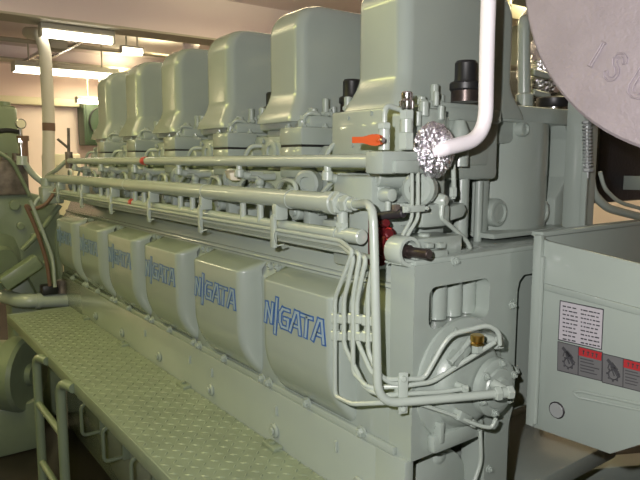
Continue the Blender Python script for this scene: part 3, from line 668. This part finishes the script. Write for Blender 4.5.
p = at(102, 122, Y=8.64); MB().tube([p+V((.17*math.cos(R(t)), 0, .20*math.sin(R(t)))) for t in range(0, 360, 30)], .012, 'dark', .04, 8, closed=True).build('hose_loop', cb, 'black hose loop on the cabinet door')
# low machinery near the far wall
q = MB(); a = at(52, 163, Y=7.5); b_ = at(78, 154, Y=7.5); q.box(a.x, b_.x, 7.4, 8.0, 0, b_.z, 'cream', .02).box(a.x+.02, a.x+.2, 7.38, 7.4, a.z-.3, a.z-.02, 'beam', .004); q.build('machinery_box', None, 'low pale box standing by the far wall behind the riser pipe', 'box')

# ------------------------------------------------------------------ LIGHT FITTINGS
def lamp(x0, x1, y, z, ln, lab, w=.06, h=.035, tubes=1):
    o = thing('fluorescent_lamp', ((x0+x1)/2, y, z), lab, 'lamp', None)
    q = MB().box(x0, x1, y-w, y+w, z+.0, z+h, 'housing', .004).box(x0-.004, x0+.01, y-w*.8, y+w*.8, z-.05, z+.01, 'housing', .003).box(x1-.01, x1+.004, y-w*.8, y+w*.8, z-.05, z+.01, 'housing', .003)
    for xx in (x0+.15, x1-.15): q.cyl((xx, y, z+h), (xx, y, min(2.895, z+h+ln)), .008, 'housing', 8)
    q.build('housing', o)
    for k_ in range(tubes):
        yy = y+(k_-(tubes-1)/2)*w*.9
        MB().cyl((x0+.012, yy, z-.028), (x1-.012, yy, z-.028), .026, 'lamp', 14).build('tube', o)
    return o
lamp(1.33, 2.36, 6.9, 2.585, .3, 'large twin-tube fluorescent lamp hanging lowest, nearest the white riser pipe', .10, .05, 2)
lamp(2.34, 2.80, 8.4, 2.44, .45, 'small fluorescent lamp above the green wall cabinet', .06)
lamp(1.08, 1.58, 4.66, 2.545, .0, 'fluorescent lamp fixed under the near ceiling beam', .05, .04)
lamp(1.93, 2.13, 5.5, 2.635, .3, 'small fluorescent strip on the ceiling above the farthest rocker covers', .03, .015)
# cable tray + ceiling pipes
ct = thing('cable_tray', (1.6, 5.9, 2.70), 'shiny ladder-type cable tray hung under the ceiling behind the beam', 'cable tray')
for dx in (0, .16): MB().box(1.50+dx, 1.53+dx, 5.1, 7.6, 2.68, 2.71, 'steel', .003).build('side_rail', ct)
for y in (5.2, 5.5, 5.8, 6.1, 6.4, 6.7, 7.0, 7.3): MB().box(1.53, 1.66, y-.015, y+.015, 2.685, 2.70, 'steel', .002).build('rung', ct)
q = MB(); q.tube([(-2.5, 6.2, 2.62), (1.0, 6.2, 2.62), (1.0, 6.2, 2.72), (3.4, 6.2, 2.72)], .02, 'beam', .06); q.build('ceiling_conduit', None, 'thin conduit running across the ceiling behind the beam', 'conduit')
q = MB(); a = at(62, 45, Y=5.6); q.box(a.x-.12, a.x+.02, 5.5, 5.7, a.z-.05, 2.90, 'beam', .01); q.build('junction_box', None, 'grey junction box under the ceiling near the white riser pipe', 'box')
q = MB(); q.prism([(2.38, 2.62), (2.52, 2.62), (2.60, 2.9), (2.46, 2.9)], 'y', 5.2, 5.24, 'ceil', .003); q.build('ceiling_bracket', None, 'pale slanted bracket under the ceiling above the third rocker cover', 'bracket')

# ------------------------------------------------------------------ RIGHT SIDE
# white insulated pipe with foil wrap
ip = thing('insulated_pipe', at(432, 150, Y=.96), 'white insulated pipe dropping from above into a foil-wrapped joint', 'pipe')
yP = .97
q = MB(); t0 = at(486.5, 60, Y=yP); q.tube([(t0.x, yP, 2.9)]+ats([(486.5, 60), (485.5, 138), (442, 149)], Y=yP)+[at(432, 151, Y=.985)], .0178, 'white', .085, 20, 12); q.build('pipe', ip)
q = MB(); pc_ = at(434, 150, Y=1.0); vs = []; fs = []; nu, nv = 56, 36
rnd = random.Random(3)
for j in range(nv+1):
    th = math.pi*j/nv
    for i in range(nu):
        ph = 2*math.pi*i/nu; rr = 1+rnd.uniform(-.075, .075) if 0 < j < nv else 1
        vs.append(pc_+V((math.sin(th)*math.cos(ph)*.055*rr, math.cos(th)*.036*rr, math.sin(th)*math.sin(ph)*.062*rr)))
for j in range(nv):
    for i in range(nu): fs.append((j*nu+i, j*nu+(i+1) % nu, (j+1)*nu+(i+1) % nu, (j+1)*nu+i))
q.add(vs, fs, 'foil'); q.build('foil_wrap', ip, 'crumpled silver foil wrap', ang=8)

# silver drum with embossed letters
XD = 1.22; dc = V((XD, .466, 2.071))
sd = thing('silver_drum', dc-V((-.15, 0, .419)), 'large round silver-painted drum end with embossed letters overhanging the guard', 'drum')
rad = .419
q = MB(); q.lathe(dc, (1, 0, 0), [(0, 0), (rad-.006, 0), (rad, .005), (rad, .02), (rad-.01, .024), (rad-.012, .045), (rad-.004, .05), (rad-.004, .34)], 'silver', 96); q.build('drum_shell', sd)
bx = (at(617, 70, X=XD)-at(590, 55, X=XD)).normalized(); by = V((1, 0, 0)).cross(bx); by = by if by.z > 0 else -by
def emboss(strokes, org, h, w):
    q = MB()
    for st_ in strokes:
        pts = [org+bx*(a*h)+by*(b*h)+V((-.001, 0, 0)) for a, b in st_]
        q.tube(pts, w, 'silver', 0, 8)
    return q
lh = .050; o1 = at(590, 66, X=XD); o2 = at(603, 76, X=XD); o3 = at(626, 91, X=XD)
Sx = [(.52, .78), (.45, .93), (.28, 1), (.1, .92), (.05, .75), (.15, .6), (.38, .46), (.48, .3), (.45, .12), (.28, .0), (.1, .04), (.0, .2)]
def outline(pts, w):
    L = []; Rr = []
    for i in range(len(pts)):
        a = pts[max(0, i-1)]; b = pts[min(len(pts)-1, i+1)]; dx, dy = b[0]-a[0], b[1]-a[1]; n = math.hypot(dx, dy)
        L.append((pts[i][0]-dy/n*w, pts[i][1]+dx/n*w)); Rr.append((pts[i][0]+dy/n*w, pts[i][1]-dx/n*w))
    return L+Rr[::-1]+[L[0]]
emboss([[(-.12, 0), (.12, 0)], [(-.05, 0), (-.05, 1)], [(.05, 0), (.05, 1)], [(-.12, 1), (.12, 1)]], o1, lh, .0022).build('letter', sd)
emboss([outline(Sx, .075)], o2, lh, .0022).build('letter', sd)
emboss([outline([(.05, 1), (.05, .3), (.15, .06), (.35, 0), (.55, .06), (.65, .3), (.65, 1)], .09)], o3, lh, .0022).build('letter', sd)

# guard casing with stickers
XG = 1.372
gd = thing('guard_casing', (1.45, .75, .95), 'open grey-green guard housing with warning stickers beside the engine end', 'guard')
gp = [(p.y, p.z) for p in ats([(536, 236), (547, 241), (640, 264), (700, 282), (700, 425), (640, 445), (610, 454), (532, 427)], X=XG)]
q = MB(); q.prism(gp, 'x', XG, XG+.014, 'paint', .002)
q.prism([(p.y, p.z) for p in ats([(545, 283), (640, 308), (700, 324), (700, 331), (640, 315), (545, 290)], X=XG)], 'x', XG-.006, XG+.004, 'paint', .002); q.build('side_plate', gd)
q = MB(); bz = at(537, 234, X=XG).z; q.box(XG+.0, 2.2, .915, .93, bz-.40, bz, 'paint', .002); q.box(XG, 2.2, .905, .94, bz-.006, bz+.006, 'paint', .002); q.build('back_plate', gd)
a = at(535, 300, X=XG).y; b_ = at(546, 300, X=XG).y
q = MB(); zt_ = at(537, 236, X=XG).z; zl = at(536, 426, X=XG).z
q.box(XG-.014, XG+.004, b_+.012, a+.004, zl-.0, zt_+.004, 'paint', .004).cyl((XG-.006, b_+.012, zl+.01), (XG-.006, b_+.012, zt_-.05), .007, 'paint', 12); q.build('corner_angle', gd)
q = MB(); q.tube([p+V((-.001, 0, 0)) for p in ats([(700, 412), (640, 410), (578, 397), (573, 392), (580, 391), (640, 404), (700, 405)], X=XG)], .004, 'paint', .01, 8); q.build('pressed_bead', gd)
# plug
p = at(557, 410, X=XG); MB().cyl(p+V((.005, 0, 0)), p-V((.004, 0, 0)), .0215, 'void', 28, ch=.002).cyl(p+V((.005, 0, 0)), p-V((.0046, 0, 0)), .019, 'spring', 28, ch=.001).build('disc_plug', gd, 'round grey plug')
def quad(q, pts, m, th):
    P = [V(p) for p in ats(pts, X=XG)]; q.add([p-V((th, 0, 0)) for p in P]+[p+V((.0005, 0, 0)) for p in P], [(0, 1, 2, 3), (7, 6, 5, 4), (0, 4, 5, 1), (1, 5, 6, 2), (2, 6, 7, 3), (3, 7, 4, 0)], m)
q = MB(); quad(q, [(560, 300), (604, 309), (602, 350), (558, 340)], 'ink', .0008); quad(q, [(561, 301.2), (603, 310), (601.2, 348.8), (559, 339)], 'label', .0012)
rn = random.Random(5)
for r_ in range(9):
    y0 = 304.5+r_*4.1
    for c0, c1 in ((563, 578), (581, 600)):
        x = c0
        while x < c1-2:
            w_ = rn.uniform(1.5, 4.5); x2 = min(x+w_, c1); dy = (x-560)*.21; dy2 = (x2-560)*.21
            quad(q, [(x, y0+dy), (x2, y0+dy2), (x2, y0+1.3+dy2), (x, y0+1.3+dy)], 'ink', .0016); x = x2+rn.uniform(.6, 1.4)
q.build('data_plate', gd, 'white text plate with a dark border')
def warn(x, y, name='warning_sticker'):
    q = MB(); k = .245
    def Q(u0, u1, v0, v1, m, th): quad(q, [(x+u0, y+v0+u0*k), (x+u1, y+v0+u1*k), (x+u1-.5, y+v1+u1*k), (x+u0-.5, y+v1+u0*k)], m, th)
    Q(0, 45, 0, 29.5, 'ink', .0008); Q(.8, 20.5, .8, 28.5, 'grey', .0012); Q(21.5, 44.2, 9, 28.5, 'grey', .0012); Q(21.5, 44.2, .8, 9, 'sred', .0012)
    for u0 in (25, 29.5, 34, 38): Q(u0, u0+2.6, 3, 4, 'ink', .0016); Q(u0+.8, u0+1.8, 3, 7, 'ink', .0016)
    for v in (11, 14, 17.5, 20.5, 23.5): Q(23, 42-rn.uniform(0, 9), v, v+.9, 'ink', .0016)
    c_ = at(x+11, y+19+11*k, X=XG)-V((.0016, 0, 0))
    q.tube([c_+V((0, .0115*math.cos(R(t)), .0115*math.sin(R(t)))) for t in range(0, 360, 24)], .0016, 'ink', 0, 6, closed=True)
    for t in range(0, 360, 45): q.obox(c_+V((0, .0142*math.cos(R(t)), .0142*math.sin(R(t)))), V((.0012, 0, 0)), V((0, .002, 0)), V((0, 0, .002)), 'ink')
    # hand reaching into the gear
    for (u0, v0, u1, v1, w_) in ((5, 5, 12, 12, 2.8), (9, 8, 15, 14, 3.2), (12, 11, 17.5, 18, 1.2), (10.5, 12, 15, 19.5, 1.2), (8.5, 11, 12, 20, 1.2), (7, 9, 5.5, 14, 1.2)):
        dx, dy = u1-u0, v1-v0; L = math.hypot(dx, dy); nx, ny = -dy/L*w_/2, dx/L*w_/2
        quad(q, [(x+u0+nx, y+v0+ny+u0*k), (x+u1+nx, y+v1+ny+u1*k), (x+u1-nx, y+v1-ny+u1*k), (x+u0-nx, y+v0-ny+u0*k)], 'ink', .0018)
    return q.build(name, gd, None)
warn(557.8, 341); warn(602.6, 353)
for o, l in zip([c for c in gd.children if c.name.startswith('warning')], ('hand-in-gear warning sticker under the data plate', 'hand-in-gear warning sticker nearer the picture edge')): o['label'] = l
# foundation seen below the guard
fd_ = thing('foundation_frame', (1.9, 1.2, 0), 'grey steel foundation frame in the shadow under the guard', 'frame')
MB().box(1.36, 2.3, 1.46, 1.5, .0, .96, 'paint', .003).build('web_plate', fd_)
MB().obox(at(575, 475, Y=1.35), V((.35, -.18, 0)), V((.02, .05, 0)), V((0, 0, .05)), 'cast', .01).build('flange', fd_)
MB().box(1.45, 2.2, 1.1, 1.5, .55, .62, 'cast', .01).build('shelf_plate', fd_)
MB().box(1.78, 1.82, 1.3, 1.45, .6, .96, 'cast', .005).build('gusset', fd_)
# bracket post with spring
bp_ = thing('bracket_post', (1.74, 1.1, 1.3), 'upright grey post carrying a coil spring beneath the silver drum', 'post')
YB = 1.05
a = at(579, 230, Y=YB); b_ = at(597, 118, Y=YB)
MB().box(a.x, b_.x+.012, YB, YB+.06, 1.30, b_.z+.12, 'paint', .003).build('post', bp_)
MB().box(a.x-.006, a.x+.004, YB-.02, YB, 1.30, b_.z+.1, 'paint', .002).build('flange', bp_)
s0 = at(588, 168, Y=YB-.018); s1 = at(587, 124, Y=YB-.018); n = 13; pts = []
for k_ in range(n*10+1): t_ = k_/(n*10); w_ = 2*math.pi*n*t_; pts.append(s0+(s1-s0)*t_+V((.012*math.cos(w_), .012*math.sin(w_), 0)))
MB().tube(pts, .0028, 'spring', 0, 6).cyl(s0-V((0, 0, .03)), s1, .005, 'spring', 10).build('coil_spring', bp_, 'zinc coil spring')
MB().hexa(s0-V((0, 0, .012)), s0, .016, 'spring').hexa(s1, s1+V((0, 0, .01)), .016, 'spring').build('spring_nut', bp_)
# conduits
def corr(pts, r, n):
    return MB().tube(pts, r, 'pipe', .06, 12, 10)
h = MB(); P_ = ats([(590, 172), (592, 192), (606, 208), (640, 217), (690, 222)], Y=1.07); h.tube(P_, .014, 'pipe', .06, 12, 12)
h.build('flexible_conduit', None, 'ribbed grey conduit curving from the spring post behind the guard', 'conduit')
h = MB(); h.tube(ats([(600, 172), (604, 188), (618, 202), (660, 214), (700, 218)], Y=1.11), .007, 'pipe', .06, 10, 12); h.build('thin_conduit', None, 'thin grey cable above the ribbed conduit, under the dark casing', 'cable')
# dark casing behind
a = at(597, 230, Y=1.9); b_ = at(700, 120, Y=1.9)
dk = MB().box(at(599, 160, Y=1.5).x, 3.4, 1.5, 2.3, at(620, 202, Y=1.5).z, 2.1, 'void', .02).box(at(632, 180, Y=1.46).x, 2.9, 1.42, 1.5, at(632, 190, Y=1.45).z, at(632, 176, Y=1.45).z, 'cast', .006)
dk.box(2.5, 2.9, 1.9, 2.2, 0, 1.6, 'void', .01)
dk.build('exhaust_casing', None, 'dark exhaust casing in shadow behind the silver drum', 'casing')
# vertical pipe right of the nearest rocker cover and clutter behind
q = MB(); a = at(524, 108, Y=1.32); q.cyl(a, at(524, 30, Y=1.32), .021, 'paint', 18).cyl(a-V((0, 0, .0)), a+V((0, 0, .05)), .03, 'paint', 18, ch=.006).tube([at(524, 34, Y=1.32), at(524, 22, Y=1.32), at(531, 12, Y=1.45)], .021, 'paint', .04); q.build('breather_pipe', None, 'vertical grey-green pipe between the nearest rocker cover and the silver drum', 'pipe')
q = MB(); a = at(511, 103, Y=1.25); q.box(a.x, a.x+.05, 1.25, 1.33, 1.812, 1.84, 'paint', .006).build('pipe_foot', None, 'small grey foot block at the base of the breather pipe', 'block')
q = MB()
vs = []; rnd = random.Random(9); c0 = at(541, 70, Y=1.6)
for j in range(17):
    th = math.pi*j/16
    for i in range(28):
        ph = 2*math.pi*i/28; rr = 1+rnd.uniform(-.09, .09); vs.append(c0+V((math.sin(th)*math.cos(ph)*.10*rr, math.sin(th)*math.sin(ph)*.10*rr, math.cos(th)*.13*rr)))
q.add(vs, [(j*28+i, (j+1)*28+i, (j+1)*28+(i+1) % 28, j*28+(i+1) % 28) for j in range(16) for i in range(28)], 'foil'); q.tube([c0, c0+V((.12, .03, 0)), c0+V((.26, .05, .02))], .05, 'void', .05)
q.build('lagged_joint', None, 'dark foil-lagged exhaust joint tucked behind the silver drum', 'joint')
for y in (72, 92):
    a = at(532, y, Y=1.42)
    MB().cyl(a, at(548, y+4, Y=1.42), .013, 'pipe', 12, ch=.002).build('stub_pipe', None, 'upper short pipe stub by the foil-lagged joint' if y == 72 else 'lower short pipe stub by the foil-lagged joint', 'pipe')
o = at(554, 103, Y=1.3); q = MB(); q.lathe((o.x, 1.3, 1.81), (0, 0, 1), [(.05, 0), (.05, .02), (.04, .022), (.04, .03)], 'steel', 28).lathe((o.x, 1.3, 1.838), (0, 0, 1), [(.055, 0), (.06, .008), (.06, .03), (.05, .035), (0, .035)], 'dark', 28); q.build('black_filler_cap', None, 'wide black cap on a bright steel ring under the silver drum', 'cap')
q = MB(); a = at(488, 62, Y=3.0); b_ = at(545, -10, Y=3.0); q.box(a.x, 4.38, 3.0, 3.5, a.z, 2.9, 'paint', .02).build('ventilation_duct', None, 'grey-green duct hung high behind the nearest rocker cover', 'duct')
q = MB(); a = at(511, 18, Y=2.4); b_ = at(523, 6, Y=2.4); q.box(a.x, b_.x+.1, 2.4, 2.6, a.z, b_.z, 'cream', .01).cyl((b_.x, 2.5, b_.z), (b_.x, 2.5, 2.9), .015, 'cream'); q.build('cream_box', None, 'pale cream box high behind the breather pipe', 'box')

# ------------------------------------------------------------------ LIGHT
def area(name, loc, sx, sy, e_, col, rot=(0, 0, 0)):
    l = bpy.data.lights.new(name, 'AREA'); l.shape = 'RECTANGLE'; l.size = sx; l.size_y = sy; l.energy = e_; l.color = col
    o = bpy.data.objects.new(name, l); COL.objects.link(o); o.location = loc; o.rotation_euler = rot; return o
WARM = (1, .92, .53)
OLIVE = (1, .98, .30); DN = .9
for x, y, e_, c_, up in ((-1.2, -.6, 4, OLIVE, .3), (-.1, 2.4, 12, OLIVE, .3), (-1.5, 2.6, 8, OLIVE, .3), (-2.2, 4.8, 36, OLIVE, .3), (-1.6, 7.2, 40, WARM, .5), (2.6, 5.8, 28, WARM, .4), (2.6, 7.9, 36, WARM, .5), (3.4, 2.2, 12, WARM, .4), (2.3, 3.2, 12, WARM, 2.2), (.2, 3.4, 3, WARM, 4)):  # room lamps, plus unseen ones added to brighten beam and door tops
    area('ceiling_lamp_and_fill', (x, y, 2.70), .22, 1.25, e_*DN, c_)
    area('ceiling_lamp_and_fill', (x, y, 2.72), .22, 1.25, e_*up*DN, c_, (math.pi, 0, 0))  # upward fill added to brighten ceiling and beam
fl = bpy.data.lights.new('camera_flash', 'SPOT'); fl.energy = 118; fl.color = (1, .955, .965); fl.shadow_soft_size = .012; fl.spot_size = R(128); fl.spot_blend = .7
fo = bpy.data.objects.new('camera_flash', fl); COL.objects.link(fo); fo.location = EYE-RT*.12+UP*.10-FW*.02
fo.rotation_euler = cam.matrix_world.to_euler()
w = bpy.data.worlds.new('world'); S.world = w; w.use_nodes = True
w.node_tree.nodes['Background'].inputs['Color'].default_value = (.5, .47, .4, 1); w.node_tree.nodes['Background'].inputs['Strength'].default_value = .04
S.view_settings.view_transform = 'Standard'; S.view_settings.look = 'None'; S.view_settings.gamma = 1; S.view_settings.exposure = 0
S.view_settings.use_curve_mapping = False
S.cycles.use_denoising = True; S.cycles.max_bounces = 6; S.cycles.caustics_reflective = False
